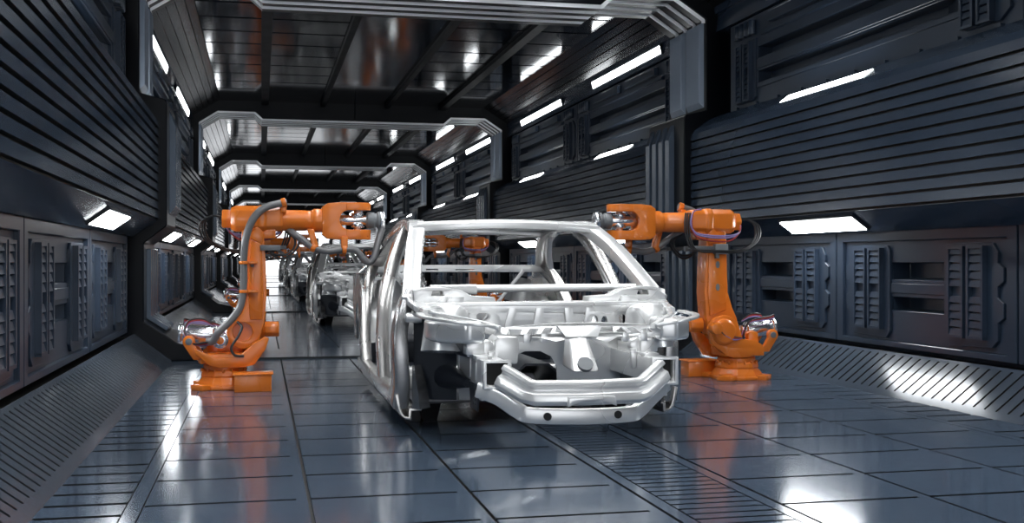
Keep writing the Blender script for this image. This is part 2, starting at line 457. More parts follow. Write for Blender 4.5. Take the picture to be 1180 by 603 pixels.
# ------------------------------------------------------------------ lights
def make_light(name, A, B, half, depth=.012, mt='light'):
    """light panel lying between profile points A and B (distance from wall line, z), normal towards the room"""
    root = empty(name); a = Vector(A); b = Vector(B); u = (b - a).normalized(); n = Vector((-u.y, u.x))
    if n.x > 0: n = -n
    def slab(m, e, k0, k1, eh):
        p = []
        for y in (-half - eh, half + eh):
            for q in (a - u * e + n * k0, b + u * e + n * k0, b + u * e + n * k1, a - u * e + n * k1): p.append((q.x, y, q.y))
        m.add(p, [(0, 1, 2, 3), (7, 6, 5, 4), (0, 4, 5, 1), (1, 5, 6, 2), (2, 6, 7, 3), (3, 7, 4, 0)])
    m = M(); slab(m, .02, -.01, depth, .02); m.build('frame', 'lframe', root, smooth=0)
    m = M(); slab(m, 0, 0, depth + .006, 0); m.build('diffuser', mt, root, smooth=0)
    return root
soffit = make_light('soffit_light', (-.079, 1.462), (-.235, 1.574), .74)       # x measured from 3.55
strip = make_light('strip_light', (.0, 4.20), (-.025, 4.31), 1.70, mt='striplight')             # from 3.62
ledge = make_light('ledge_light', (.0, 2.862), (.105, 2.94), .85, .006, 'striplight')       # from 3.36
KINDS = [(soffit, 3.545, 'white light panel under the %s wall slats %s, %s one', 'lights under the slats', 6),
         (strip, 3.615, 'long strip light below the %s ceiling slope %s, %s one', 'strip lights below the ceiling', 6),
         (ledge, 3.362, 'narrow white ledge light above the %s slats %s, %s one', 'lights on the slat ledges', 4)]
for proto, d, lab, grp, nb in KINDS:
    index_kids(proto); first = True
    for s in (-1, 1):
        nm = 'left' if s < 0 else 'right'
        for b in range(nb):
            for k, y in enumerate([4.72, 10.24] if b == 0 else [17.12 + BAY * (b - 1), 22.64 + BAY * (b - 1)]):
                loc = (XC + s * d, y, 0); rz = 0 if s > 0 else PI
                if first: o = proto; o.location = loc; o.rotation_euler = (0, 0, rz); first = False
                else: o = dup(proto, loc, rz)
                tag(o, lab % (nm, WHERE[b], HALF[k]), 'light', grp)
# added, unseen lamps to light the first bay from above (the stretch of ceiling above and before the nearest car)
MAT['lamp'] = mat('fill_diffuser', (.9, .9, .9), .5, emit=(.95, .98, 1.), estr=14.)
def make_fill_lamp():
    root = empty('fill_lamp')
    m = M(); m.box(-.23, .23, -2.5, 2.5, -.03, .0); m.build('frame', 'lframe', root, smooth=0)  # frame of the added lamp
    m = M(); m.box(-.205, .205, -2.46, 2.46, -.036, -.028); m.build('diffuser', 'lamp', root, smooth=0)
    for s in (-1, 1): m = M(); m.box(*sorted((s * .215, s * .235)), -2.5, 2.5, -.27, -.02); m.build('added_baffle', 'lframe', root, smooth=0)  # side baffles added to keep the lamp light off the upper walls
    return root
lamp = make_fill_lamp(); index_kids(lamp); first = True
for k, (y, wy) in enumerate(((10.3, 'above the nearest car'), (4.7, 'in front of the nearest car'))):
    for x, wx in ((0, 'middle'), (-1.5, 'left'), (1.5, 'right')):
        o = lamp if first else dup(lamp, (0, 0, 0)); first = False
        o.location = (XC + x, y, 4.765); tag(o, 'added unseen ceiling lamp %s, in the %s row' % (wy, wx), 'light', 'added lamps of the first bay')

# ------------------------------------------------------------------ robot
def make_robot():
    R = empty('robot_arm')
    m = M()
    oc = [(.27 * math.cos(PI / 8 + k * PI / 4), .27 * math.sin(PI / 8 + k * PI / 4)) for k in range(8)]
    m.poly(oc, 0, .035, XY)
    for k in range(4):
        a = PI / 4 + k * PI / 2; c, s_ = math.cos(a), math.sin(a)
        q = [(.2, -.1), (.33, -.075), (.33, .075), (.2, .1)]
        m.poly([(x * c - y * s_, x * s_ + y * c) for x, y in q], 0, .05, XY)
    m.build('base_plate', 'orange', R, bevel=.006)
    m = M()
    m.lathe((0, 0, .03), (0, 0, .17), [(0, .255), (.25, .24), (.55, .205), (.62, .215), (.95, .205), (1, .19)], 8, ph=PI / 8)
    for k in range(16):
        a = 2 * PI * k / 16; x, y = .195 * math.cos(a), .195 * math.sin(a); m.cyl((x, y, .15), (x, y, .182), .012, n=6)
    m.build('base_body', 'orange', R, bevel=.008)
    m = M(); m.poly([(.10, -.46), (.42, -.42), (.42, -.2), (.1, -.2)], .0, .15, XY)
    m.poly([(.085, -.475), (.435, -.435), (.435, -.19), (.085, -.19)], .148, .162, XY)
    m.build('connection_box', 'orange', R, bevel=.005)
    m = M(); m.lathe((0, 0, .16), (0, 0, .30), [(0, .185), (.35, .185), (.4, .172), (.72, .172), (.76, .2), (1, .2)], 28); m.build('waist', 'orange', R, bevel=.004)
    # rotating carousel
    m = M()
    m.poly([(-.25, .37), (-.16, .33), (-.06, .29), (.07, .29), (.17, .33), (.27, .42), (.36, .47), (.40, .455), (.37, .36), (.27, .22), (.18, .20), (-.04, .20), (-.12, .22), (-.24, .32)], -.22, -.14, XZ)
    sh = arc(.21, .47, .16, 20, 150, 8)
    m.poly([(-.2, .33), (-.12, .26), (-.05, .22), (.12, .22), (.2, .25), (.34, .36), (.37, .5)] + sh + [(.02, .40), (-.12, .38)], .12, .20, XZ)
    m.poly([(-.2, -.2), (.2, -.2), (.25, .0), (.2, .2), (-.2, .2), (-.24, 0)], .235, .32, XY)
    m.build('carousel', 'orange', R, bevel=.012)
    m = M()
    m.poly([(-.16, .24), (-.05, .24), (-.05, .45), (-.075, .47), (-.135, .47), (-.16, .45)], .08, .16, XZ)
    m.build('support_post', 'orange', R, bevel=.012)
    m = M()
    cl = arc(-.30, .435, .055, -30, 210, 8)
    m.poly([(-.26, .27), (-.17, .27)] + cl, .14, .19, XZ); m.build('clevis', 'orange', R, bevel=.008)
    m = M(); m.poly([(-.26, .27), (-.17, .27)] + cl, -.19, -.14, XZ); m.build('clevis', 'orange', R, bevel=.008)
    m = M(); m.cyl((-.30, .185, .435), (-.30, .2, .435), .03, n=16); m.build('clevis_pin', 'bracket', R, bevel=.003); m = M(); m.cyl((-.30, -.185, .435), (-.30, -.2, .435), .03, n=16); m.build('clevis_pin', 'bracket', R, bevel=.003)
    m = M(); m.lathe((-.05, 0, .47), (-.40, 0, .505), [(0, .055), (.12, .055), (.14, .08), (.8, .08), (.82, .072), (.9, .072), (.92, .084), (1, .084)], 24); m.build('balancer_cylinder', 'steel', R, bevel=.004)
    m = M(); m.lathe((-.03, -.13, .44), (-.03, -.2, .44), [(0, .075), (.5, .075), (.55, .055), (1, .055)], 20)
    m.build('drive_motor', 'steel', R, bevel=.004)
    m = M(); m.lathe((-.03, -.19, .44), (-.03, -.22, .44), [(0, .038), (1, .03)], 12); m.build('motor_cap', 'orange', R, bevel=.004)
    # lower arm
    m = M()
    right = [(.315, .44), (.36, .6), (.378, .85), (.372, 1.1), (.36, 1.3), (.35, 1.42)]
    top = arc(.255, 1.43, .095, 5, 175, 8)
    leftp = [(.15, 1.3), (.146, 1.1), (.138, .85), (.09, .7), (.045, .6)]
    bot = arc(.175, .505, .15, 165, 330, 9)
    m.poly(right + top + leftp + bot, -.105, .105, XZ, [arc(.165, .51, .088, 0, 342, 18)])
    m.build('lower_arm', 'orange', R, bevel=.018, seg=3)
    m = M(); m.cyl((.165, -.04, .51), (.165, .1, .51), .1, n=24); m.build('pivot_recess', 'orange', R)
    m = M()   # raised rib plate on the arm's face
    m.poly([(.23, .62), (.34, .62), (.352, .85), (.345, 1.1), (.335, 1.32), (.24, 1.34), (.225, 1.1), (.215, .85)], -.125, -.10, XZ)
    m.poly([(.16, .68), (.33, .62), (.35, .85), (.345, 1.1), (.335, 1.32), (.2, 1.34), (.18, 1.1), (.165, .85)], .10, .122, XZ)
    m.build('arm_cover', 'orange', R, bevel=.01)
    m = M(); m.lathe((.22, .19, .47), (.22, .235, .47), [(0, .13), (.6, .125), (1, .1)], 24); m.build('pivot_cover', 'orange', R, bevel=.006)
    m = M(); m.poly(circ(.075, 8, PI / 8), 0, .13, lambda u, v, w: (.36 + w, u - .02 , .53 + v)); m.build('shoulder_motor', 'orange', R, bevel=.008); m = M(); m.poly(circ(.06, 8, PI / 8), 0, .11, lambda u, v, w: (.33 + u, .2 + w, .51 + v)); m.build('shoulder_motor', 'orange', R, bevel=.008)
    m = M()
    for z in (.9, 1.12): m.poly([(.25 + .02 * c[0], z + .035 * c[1]) for c in circ(1, 14)], .12, .126, XZ)
    m.build('arm_plug', 'bracket', R)
    m = M(); m.box(.235, .265, -.135, -.12, 1.10, 1.135); m.build('arm_sensor', 'bracket', R, bevel=.003)
    # elbow housing and forearm
    m = M()
    oc = [(.115, -.07), (.115, .07), (.075, .118), (-.075, .118), (-.115, .07), (-.115, -.07), (-.07, -.118), (.07, -.118)]
    xs = [(.06, .82), (.10, 1.0), (.30, 1.0), (.315, 1.06), (.36, 1.06), (.375, .98), (.50, .95), (.52, .86)]
    vs = [];
    for x, k in xs: vs += [(x, y * k * 1.2, 1.54 + z * k) for y, z in oc]
    n = len(xs); m.add(vs, [(i * 8 + j, i * 8 + (j + 1) % 8, (i + 1) * 8 + (j + 1) % 8, (i + 1) * 8 + j) for i in range(n - 1) for j in range(8)] + [tuple(range(7, -1, -1)), tuple((n - 1) * 8 + j for j in range(8))])
    m.build('elbow_housing', 'orange', R, bevel=.008)
    m = M(); m.poly(circ(.095, 6, 0), 0, .09, lambda u, v, w: (-.02 + w, u, 1.54 + v)); m.build('elbow_motor', 'orange', R, bevel=.012)
    m = M(); m.box(.28, .46, -.1, .1, 1.36, 1.45); m.poly([(.2, 1.38), (.34, 1.30), (.36, 1.40), (.3, 1.48)], -.13, .13, XZ); m.build('elbow_bracket', 'orange', R, bevel=.012)
    m = M(); m.lathe((.50, 0, 1.53), (.83, 0, 1.53), [(0, .108), (.08, .098), (.7, .096), (.72, .093), (.86, .093), (.88, .103), (1, .103)], 28); m.build('forearm_tube', 'orange', R, bevel=.003)
    m = M(); m.lathe((.80, 0, 1.53), (.98, 0, 1.53), [(0, .11), (.2, .112), (.55, .108), (1, .085)], 24); m.build('forearm_collar', 'orange', R, bevel=.006)
    m = M()
    inner = arc(1.13, 1.537, .092, 268, 92, 10)
    ou = [(.88, 1.40), (.93, 1.362), (1.02, 1.356), (1.16, 1.356), (1.16, 1.446)] + inner + [(1.16, 1.628), (1.16, 1.698), (1.03, 1.698), (.93, 1.688), (.88, 1.655)]
    m.poly(ou, -.112, .112, XZ)
    tip = [(1.10, -.115), (1.22, -.115)] + arc(1.22, 0, .115, -75, 75, 8) + [(1.22, .115), (1.10, .115)]
    m.poly(tip, 1.356, 1.446, XY); m.poly(tip, 1.628, 1.698, XY)
    m.build('wrist_fork', 'orange', R, bevel=.014, seg=3)
    m = M()
    for k in range(6):
        x = .97 + k * .065; m.cyl((x, -.118, 1.385), (x, -.124, 1.385), .006, n=6); m.cyl((x, .118, 1.385), (x, .124, 1.385), .006, n=6)
    m.build('fork_bolts', 'orange', R)
    m = M(); m.cyl((1.21, 0, 1.445), (1.21, 0, 1.63), .036, n=18); m.cyl((1.21, 0, 1.47), (1.21, 0, 1.50), .06, n=18); m.cyl((1.21, 0, 1.575), (1.21, 0, 1.605), .06, n=18)
    m.cyl((1.05, 0, 1.537), (1.31, 0, 1.537), .048, n=22); m.build('wrist_joint', 'steel', R, bevel=.004)
    m = M(); m.lathe((1.29, 0, 1.537), (1.425, 0, 1.537), [(0, .055), (.08, .075), (.55, .075), (.58, .066), (.75, .066), (.78, .08), (1, .08)], 26); m.build('tool_flange', 'bracket', R, bevel=.003)
    m = M(); m.lathe((1.42, 0, 1.537), (1.465, 0, 1.537), [(0, .088), (.8, .088), (1, .08)], 28); m.build('flange_disc', 'steel', R, bevel=.004)
    # hoses and cables
    m = M(); m.tube(cr([(-.14, -.19, .44), (-.09, -.215, .44), (-.04, -.235, .52), (.07, -.22, .63), (.15, -.19, .76), (.175, -.185, .95), (.175, -.185, 1.18), (.20, -.20, 1.38), (.27, -.205, 1.55), (.38, -.18, 1.645), (.55, -.13, 1.69)], 8), .034, 14); m.build('arm_hose', 'hose', R)
    m = M(); m.tube(cr([(.56, .0, 1.47), (.62, -.06, 1.41), (.70, -.10, 1.35), (.79, -.11, 1.285), (.92, -.11, 1.245), (1.06, -.11, 1.262), (1.18, -.11, 1.255), (1.25, -.11, 1.18), (1.31, -.11, 1.14), (1.36, -.10, 1.2), (1.395, -.06, 1.33), (1.44, -.02, 1.46)], 8), .032, 14); m.build('wrist_hose', 'hose', R)
    def clamp(p, w, ax):
        m = M(); c = Vector(p); m.tube([c - Vector(ax) * w, c + Vector(ax) * w], .045, 14); return m
    for z in (.88, 1.14):
        m = clamp((.178, -.185, z), .014, (0, 0, 1)); m.box(.15, .30, -.2, -.10, z - .012, z + .012); m.build('hose_clamp', 'orange', R, bevel=.004)
    m = clamp((.53, -.135, 1.686), .02, (1, -.0, .3)); m.box(.505, .555, -.15, -.06, 1.60, 1.66); m.build('hose_clamp', 'orange', R, bevel=.004)
    m = clamp((.80, -.11, 1.28), .02, (1, 0, -.5)); m.poly([(.74, 1.45), (.80, 1.45), (.845, 1.29), (.80, 1.25)], -.14, -.06, XZ); m.build('hose_clamp', 'orange', R, bevel=.006)
    m = clamp((1.08, -.11, 1.262), .02, (1, 0, 0)); m.box(1.05, 1.11, -.14, -.08, 1.25, 1.38); m.build('hose_clamp', 'orange', R, bevel=.006)
    m = M(); m.box(.295, .56, .10, .16, 1.265, 1.30); m.box(.17, .30, .11, .19, 1.22, 1.32); m.box(.25, .29, .13, .17, 1.18, 1.225); m.build('cable_bracket', 'bracket', R, bevel=.005); m = M(); m.box(.32, .50, -.14, -.08, 1.25, 1.30); m.build('cable_bracket', 'bracket', R, bevel=.005)
    def cab(pts, r, mt): m = M(); m.tube(cr(pts, 7), r, 8); m.build('cable', mt, R)
    for e in (0, .022, .044):
        cab([(.57 - e, .10, 1.62), (.60 - e, .15, 1.5), (.585 - e, .16, 1.36), (.52 - e, .165, 1.27 - e * .3), (.3, .185, 1.255 - e * .4), (.02, .17, 1.265 - e * .4), (-.14 - e, .1, 1.36), (-.17 - e, .05, 1.5), (-.1, .0, 1.565), (-.02, 0, 1.555)], .009, 'cblack')
    for e, mt in ((0, 'cblue'), (.018, 'cblue'), (.05, 'cred')):
        cab([(.42, .12, 1.655), (.51, .155, 1.63), (.545 - e * .2, .165, 1.52), (.50, .17, 1.43 - e * .6), (.35, .18, 1.40 - e), (.15, .175, 1.40 - e), (.04, .15, 1.43), (.01, .12, 1.5)], .0085, mt)
    for e, mt in ((0, 'cblue'), (.014, 'cred'), (.028, 'cblack')):
        cab([(.02, .16 + e, .40), (.0, .17 + e, .48), (-.06, .17, .555 + e * .5), (-.2, .15, .575 + e), (-.30, .12, .585 + e), (-.36, .08, .595 + e), (-.36, .0, .575)], .0085, mt)
        cab([(.3, .215 + e, .52), (.22, .23, .44), (.12, .225, .395 + e), (.03, .2, .41)], .006, mt)
        cab([(-.05, -.2, .44), (-.16, -.2 - e, .40 + e), (-.27, -.18, .42), (-.34, -.12, .50 + e), (-.3, -.08, .59 + e), (-.18, -.06, .60 + e), (-.08, -.06, .56)], .0085, mt)
    cab([(.12, -.12, .60), (.16, -.17, .56), (.13, -.2, .48), (.07, -.225, .38), (.1, -.23, .31), (.18, -.225, .30)], .012, 'cblack')
    for e in (0, .03):
        cab([(.56, -.02, 1.42), (.63 + e, -.05, 1.36), (.62 + e, -.06, 1.27), (.54, -.08, 1.21 - e), (.44, -.10, 1.22 - e * .6), (.40, -.10, 1.26)], .010, 'cblack')
    return R
robot = make_robot(); index_kids(robot)
RL = [('left', -.33, 10.5, 0), ('right', 4.57, 10.22, PI)]
CARN = ['the nearest car body', 'the second car body', 'the third car body', 'the fourth car body', 'the fifth car body']
NCAR = 5
first = True
for b in range(NCAR):
    for nm, x, y, rz in RL:
        if first: o = robot; first = False
        else: o = dup(robot, (0, 0, 0))
        o.location = (x, y + BAY * b, 0); o.rotation_euler = (0, 0, rz)
        tag(o, 'orange robot arm standing on the %s side of %s' % (nm, CARN[b]), 'robot', 'robot arms beside the car bodies')

# ------------------------------------------------------------------ car body shell
def make_car():
    C = empty('car_body')
    B = 'body'
    # --- centre parts
    m = M(); W = [(0, .075), (.045, .075), (.058, .05), (.03, .03), (.03, .012), (.062, -.004), (.07, -.05), (.05, -.075), (0, -.075), (-.012, 0)]
    path = [(-.475, -.955, .462), (-.45, -.98, .445), (-.345, -1.07, .378), (-.31, -1.085, .366), (0, -1.10, .363), (.33, -1.085, .366), (.365, -1.07, .378), (.50, -.968, .452), (.535, -.945, .470)]
    m.sweep(path, W); bb = m.build('bumper_beam', B, C, bevel=.004, smooth=50)
    m = M()
    top = [(-.125, .345), (.165, .345)]; bot = [(.175, .283)] + [(x, .288 + .03 * (1 - ((x - .02) / .145) ** 2)) for x in (.14, .08, .02, -.04, -.10)] + [(-.13, .283)]
    m.poly(top + bot, -1.19, -1.11, XZ); m.build('center_plate', B, bb, bevel=.008)
    m = M()
    path = cr([(-.61, -.86, .365), (-.50, -.95, .325), (-.40, -1.03, .255), (-.32, -1.06, .226), (0, -1.085, .214), (.28, -1.075, .218), (.36, -1.05, .24), (.47, -.97, .305), (.61, -.85, .375)], 5)
    m.sweep(path, rect(.05, .095, .2)); lc = m.build('lower_crossmember', B, C, bevel=.0)
    for x in (-.235, .205):
        m = M(); y = -1.108 if x < 0 else -1.109
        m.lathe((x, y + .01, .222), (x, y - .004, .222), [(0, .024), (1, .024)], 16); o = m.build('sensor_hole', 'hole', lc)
    # radiator support: pierced bar
    m = M()
    def rs(u, v, w): return (u, -.90 + w + .7 * (v - .70) - .10 * math.cos(u / .6 * PI / 2) , v)
    outline = [(-.52, .70), (-.40, .695), (-.30, .69), (-.24, .685), (-.16, .665), (-.10, .675), (0, .685), (.1, .675), (.17, .655), (.24, .685), (.34, .69), (.54, .685), (.56, .72), (.50, .748), (.35, .762), (.16, .772), (0, .775), (-.16, .77), (-.35, .757), (-.50, .742)]
    def par(x0, x1, z0=.703, z1=.737, k=.03): return [(x0, z0), (x1, z0), (x1 + k, z1), (x0 + k, z1)]
    holes = [par(-.45, -.37, k=0.02), par(-.335, -.28, .705, .74), par(-.245, -.19, .71, .745), par(-.155, -.09, .72, .752, .02), par(.11, .22, .715, .745, .01), par(.25, .31, .71, .742, -.03), par(.345, .40, .707, .738, -.03), par(.43, .49, .706, .73, -.02)]
    m.poly(outline, 0, .035, rs, holes)
    for x in (-.33, -.22, .3, .42): m.box(x - .02, x + .02, -.975, -.955, .655, .71)
    m.poly([(-.1, .69), (.1, .69), (.14, .755), (-.14, .755)], -.03, 0.005, rs)
    m.build('radiator_support', B, C, bevel=.003, smooth=35)
    # firewall
    m = M()
    def fw(u, v, w): return (u, -.03 + w + .10 * max(0, .5 - v) - .12 * max(0, v - .5) - .04 * math.cos(u / .85 * PI / 2), v)
    tun = [(-.24, .2), (-.235, .42), (-.2, .50), (-.13, .53), (-.02, .53), (.06, .49), (.10, .42), (.11, .2)]
    outl = [(-.58, .20)] + tun + [(.58, .20), (.60, .60), (.64, .70), (.82, .76), (.82, .84), (-.82, .84), (-.82, .76), (-.64, .70), (-.60, .60)]
    def oval(cx, cz, a, b): return [(cx + a * p[0], cz + b * p[1]) for p in circ(1, 14)]
    holes = [oval(-.43, .775, .045, .03), oval(-.42, .62, .03, .028), oval(-.33, .62, .018, .02), oval(.36, .735, .022, .038), oval(.43, .735, .02, .035), oval(.57, .745, .032, .036)]
    m.poly(outl, 0, .012, fw, holes)
    for x, t in ((-.28, .05), (-.07, .03), (.20, -.04), (.10 + .19, .03)):
        m.poly([(x - .025, .60), (x + .02, .60), (x + .035 + t, .83), (x - .02 + t, .83)], -.022, .0, fw)
    m.poly([(-.62, .80), (.75, .80), (.75, .845), (-.62, .845)], -.03, .02, fw)
    m.poly(arc(-.43, .71, .13, 30, 330, 10), -.018, 0, fw, [oval(-.43, .775, .05, .035)])
    m.poly([(.28, .68), (.52, .68), (.50, .80), (.30, .80)], -.03, 0, fw, [oval(.36, .735, .024, .04), oval(.43, .735, .022, .037)])
    m.build('firewall', B, C, bevel=.004, smooth=35)
    m = M()
    m.poly([(-.84, .845), (.84, .845), (.83, .872), (-.83, .872)], -.13, .10, XZ)
    m.build('cowl', B, C, bevel=.008)
    m = M(); m.tube(cr([(-.62, .30, .945), (-.55, .32, .952), (0, .33, .956), (.6, .32, .958), (.80, .29, .957)], 4), .029, 12)
    m.sweep([(-.74, .28, .945), (-.40, .31, .95)], rect(.06, .075, .3)); m.build('dash_beam', B, C)
    m = M(); m.sweep(cr([(-.74, 1.12, 1.405), (-.45, 1.05, 1.425), (0, 1.02, 1.437), (.45, 1.05, 1.425), (.74, 1.12, 1.405)], 5), rect(.13, .062, .2)); m.sweep(cr([(-.70, 1.2, 1.45), (0, 1.12, 1.472), (.70, 1.2, 1.45)], 8), rect(.1, .025, .2)); m.build('roof_header', B, C, bevel=0)
    rows = []
    for i in range(9):
        y = 1.15 + 1.5 * i / 8; h = 1.462 + .02 * math.sin(PI * i / 8) - .03 * (i / 8) ** 2
        rows.append([(x / 6 * .69, y, h + .014 * (1 - (x / 6) ** 2)) for x in range(-6, 7)])
    m = M(); m.sheet(rows); m.build('roof_panel', B, C, thick=.008)
    m = M(); m.sweep(cr([(-.69, 2.62, 1.40), (0, 2.72, 1.43), (.69, 2.62, 1.40)], 6), rect(.10, .05, .2)); m.build('rear_header', B, C)
    m = M()
    m.poly([(-.86, 3.22), (.86, 3.22), (.80, 3.75), (-.80, 3.75)], 1.095, 1.115, XY)
    m.poly([(-.88, 1.045), (.88, 1.045), (.88, 1.115), (-.88, 1.115)], 3.20, 3.225, XZ, [[(-.55, 1.065), (-.42, 1.065), (-.42, 1.078), (-.55, 1.078)], [(-.34, 1.065), (-.22, 1.065), (-.22, 1.078), (-.34, 1.078)], [(-.05, 1.065), (.14, 1.065), (.14, 1.073), (-.05, 1.073)]])
    m.build('parcel_shelf', B, C, bevel=.004)
    for s in (-1, 1):
        m = M(); m.sweep([(s * .63, 3.2, 1.06), (s * .30 , 3.2, .66), (s * .12, 3.2, .40)], rect(.035, .03, .2), up=(0, 1, 0)); m.build('shelf_brace', B, C)
    m = M()
    fl = lambda u, v, w: (u, v, w)
    m.box(-.88, -.2, .06, 3.1, .17, .185); m.box(.2, .88, .06, 3.1, .17, .185); m.box(-.88, .88, 3.1, 4.3, .36, .375); m.box(-.88, .88, 3.09, 3.11, .17, .37)
    m.build('floor_pan', 'bodyshade', C, bevel=.004)
    m = M(); m.sweep([(-.02, .02, .19), (-.02, 3.1, .19)], [(-.2, 0), (-.19, 0), (-.15, .17), (-.08, .23), (.08, .23), (.15, .17), (.19, 0), (.2, 0), (.2, .015), (.16, .185), (.085, .245), (-.085, .245), (-.16, .185), (-.2, .015)]); m.build('tunnel', 'bodyshade', C)
    for y in (.85, 1.45):
        m = M(); m.sweep([(-.88, y, .24), (.88, y, .24)], rect(.12, .12, .25)); m.build('seat_crossmember', B, C)
    m = M(); m.poly([(-.84, .36), (.84, .36), (.86, .62), (-.86, .62)], 4.25, 4.30, XZ); m.build('rear_panel', B, C, bevel=.01)
    # engine mounts
    m = M(); m.poly([(-.46, .49), (-.30, .49), (-.29, .64), (-.31, .675), (-.43, .675), (-.46, .64)], -.60, -.38, XZ); m.poly([(-.43, .66), (-.32, .66), (-.33, .705), (-.42, .705)], -.5, -.05, XZ); m.build('engine_mount', B, C, bevel=.016, seg=3)
    m = M()
    rows = [(-.60, .085, .50, .56), (-.585, .095, .49, .57)]
    m.hexa([(.06, -.60, .43), (.25, -.60, .43), (.25, -.34, .45), (.06, -.34, .45), (.09, -.42, .64), (.22, -.42, .64), (.22, -.30, .64), (.09, -.30, .64)])
    m.box(.105, .205, -.38, -.10, .61, .672)
    em = m.build('engine_mount', B, C, bevel=.02, seg=3)
    m = M(); a = Vector((.157, -.575, .482)); n = Vector((0, -.76, .65)); m.lathe(a - n * .02, a + n * .006, [(0, .052), (1, .052)], 20); m.build('mount_opening', 'bracket', em)
    # --- paired parts
    for s in (-1, 1):
        S = lambda *p: (s * p[0], *p[1:])
        P = lambda pts: [S(*p) for p in pts]
        # sill: open J section
        pr = [(1.02, .245), (1.0, .15), (.985, .105), (.95, .075), (.905, .067), (.905, .13), (.835, .13), (.835, .148), (.925, .15), (.925, .09), (.955, .097), (.97, .125), (.98, .16), (.995, .25)]
        m = M(); m.poly([(s * a, b) for a, b in pr], .0, 3.05, XZ); m.build('sill', 'side', C, bevel=.003, smooth=35)
        m = M(); m.sweep(P([(.985, .28, .235), (.99, 1.4, .225), (.985, 2.55, .235)]), rect(.09, .07, .3)); m.build('sill_cap', 'side', C)
        # hinge pillar
        pts = [(.975, .16, .17), (.965, .13, .32), (.975, .11, .5), (.975, .12, .66), (.945, .15, .80), (.90, .2, .92)]
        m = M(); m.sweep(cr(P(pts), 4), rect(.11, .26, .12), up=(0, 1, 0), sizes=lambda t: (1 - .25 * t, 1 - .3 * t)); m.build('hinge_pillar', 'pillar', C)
        # torque box plate behind the sill end
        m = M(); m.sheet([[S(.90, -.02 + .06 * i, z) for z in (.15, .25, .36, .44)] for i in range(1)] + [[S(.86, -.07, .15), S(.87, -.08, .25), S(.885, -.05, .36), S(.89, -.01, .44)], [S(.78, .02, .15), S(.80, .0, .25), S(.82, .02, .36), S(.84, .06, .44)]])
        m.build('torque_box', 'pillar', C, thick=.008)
        # A pillar, roof rail
        ap = [(.90, .08, .87), (.88, .2, .935), (.84, .45, 1.075), (.785, .75, 1.24), (.735, 1.0, 1.35), (.705, 1.2, 1.418), (.69, 1.4, 1.445)]
        m = M(); m.sweep(cr(P(ap), 5), rect(.125, .085, .1)); m.build('front_pillar', B, C)
        rr = [(.72, 1.2, 1.42), (.70, 1.5, 1.45), (.69, 2.0, 1.455), (.70, 2.45, 1.41), (.75, 2.9, 1.28), (.84, 3.3, 1.10), (.89, 3.65, 1.02)]
        m = M(); m.sweep(cr(P(rr), 6), rect(.12, .085, .12)); m.build('roof_rail', 'side', C)
        bp = [(.975, 1.12, .22), (.985, 1.14, .5), (.965, 1.2, .82), (.90, 1.34, 1.08), (.80, 1.52, 1.32), (.72, 1.64, 1.43)]
        m = M(); m.sweep(cr(P(bp), 5), rect(.085, .15, .1), up=(0, 1, 0), sizes=lambda t: (1, 1.25 - .5 * t)); m.build('center_pillar', 'side', C)
        m = M(); m.sweep(cr(P([(.94, 1.06, .3), (.94, 1.1, .6), (.92, 1.16, .85), (.86, 1.30, 1.08), (.76, 1.48, 1.32)]), 5), rect(.04, .03, .3), up=(0, 1, 0)); m.build('door_flange', B, C)
        cp = [(.85, 3.28, 1.10), (.925, 3.0, .93), (.97, 2.74, .70), (.985, 2.62, .45), (.98, 2.52, .24)]
        m = M(); m.sweep(cr(P(cp), 5), rect(.09, .15, .1), up=(0, 1, 0)); m.build('rear_pillar', 'side', C)
        m = M(); m.sweep(cr(P([(.70, 2.45, 1.40), (.735, 2.62, 1.25), (.78, 2.72, 1.10)]), 5), rect(.05, .09, .25), up=(0, 1, 0)); m.build('quarter_post', B, C)
        # quarter panel
        q = [(2.60, .26), (2.66, .5), (2.8, .75), (3.0, .93), (3.3, 1.04), (3.8, 1.03), (4.3, .98), (4.36, .7), (4.3, .36), (3.93, .36)] + arc(3.53, .36, .39, 0, 180, 10) + [(3.08, .26)]
        m = M(); m.poly(q, .955, .97, lambda u, v, w: S(w + .02 * math.sin((v - .3) * 3) - .03 * max(0, (u - 3.2)), u, v)); m.build('quarter_panel', 'side', C, smooth=30)
        m = M(); m.sheet([[S(x, 3.53 + .40 * math.cos(math.radians(a)), .36 + .44 * math.sin(math.radians(a))) for a in range(0, 181, 15)] for x in (.60, .72, .94)]); m.lathe(S(.66, 3.5, .74), S(.70, 3.5, .98), [(0, .16), (.6, .14), (1, .08)], 16); m.build('rear_wheelhouse', B, C, thick=.006)
        # rails
        F = .03; m = M(); x0, x1 = sorted((s * .465 + F, s * .61 + F))
        m.poly([(x0, .385), (x1, .385), (x1, .54), (x0, .54)], -.92, .05, XZ, [[(x0 + .01, .395), (x1 - .01, .395), (x1 - .01, .53), (x0 + .01, .53)]])
        for k in range(3): m.box(*sorted((s * .606 + F, s * .616 + F)), -.85 + .2 * k, -.83 + .2 * k, .40, .53)
        m.box(*sorted((s * .50, s * .60)), -.75, -.45, .535, .56); m.box(*sorted((s * .53, s * .61)), -.5, -.1, .535, .60)
        rl = m.build('frame_rail', B, C, bevel=.003, smooth=35)
        m = M(); m.box(x0 + .011, x1 - .011, -.88, -.87, .396, .529); m.build('rail_shade_plate', 'hole', rl)  # black plate painted in for the dark inside of the open rail
        m = M(); m.poly([(s * .45 + F, .375), (s * .625 + F, .375), (s * .625 + F, .55), (s * .45 + F, .55)], -.95, -.915, XZ, [[(s * .475 + F, .392), (s * .605 + F, .392), (s * .605 + F, .533), (s * .475 + F, .533)]]); m.build('crash_box', B, C, bevel=.003)
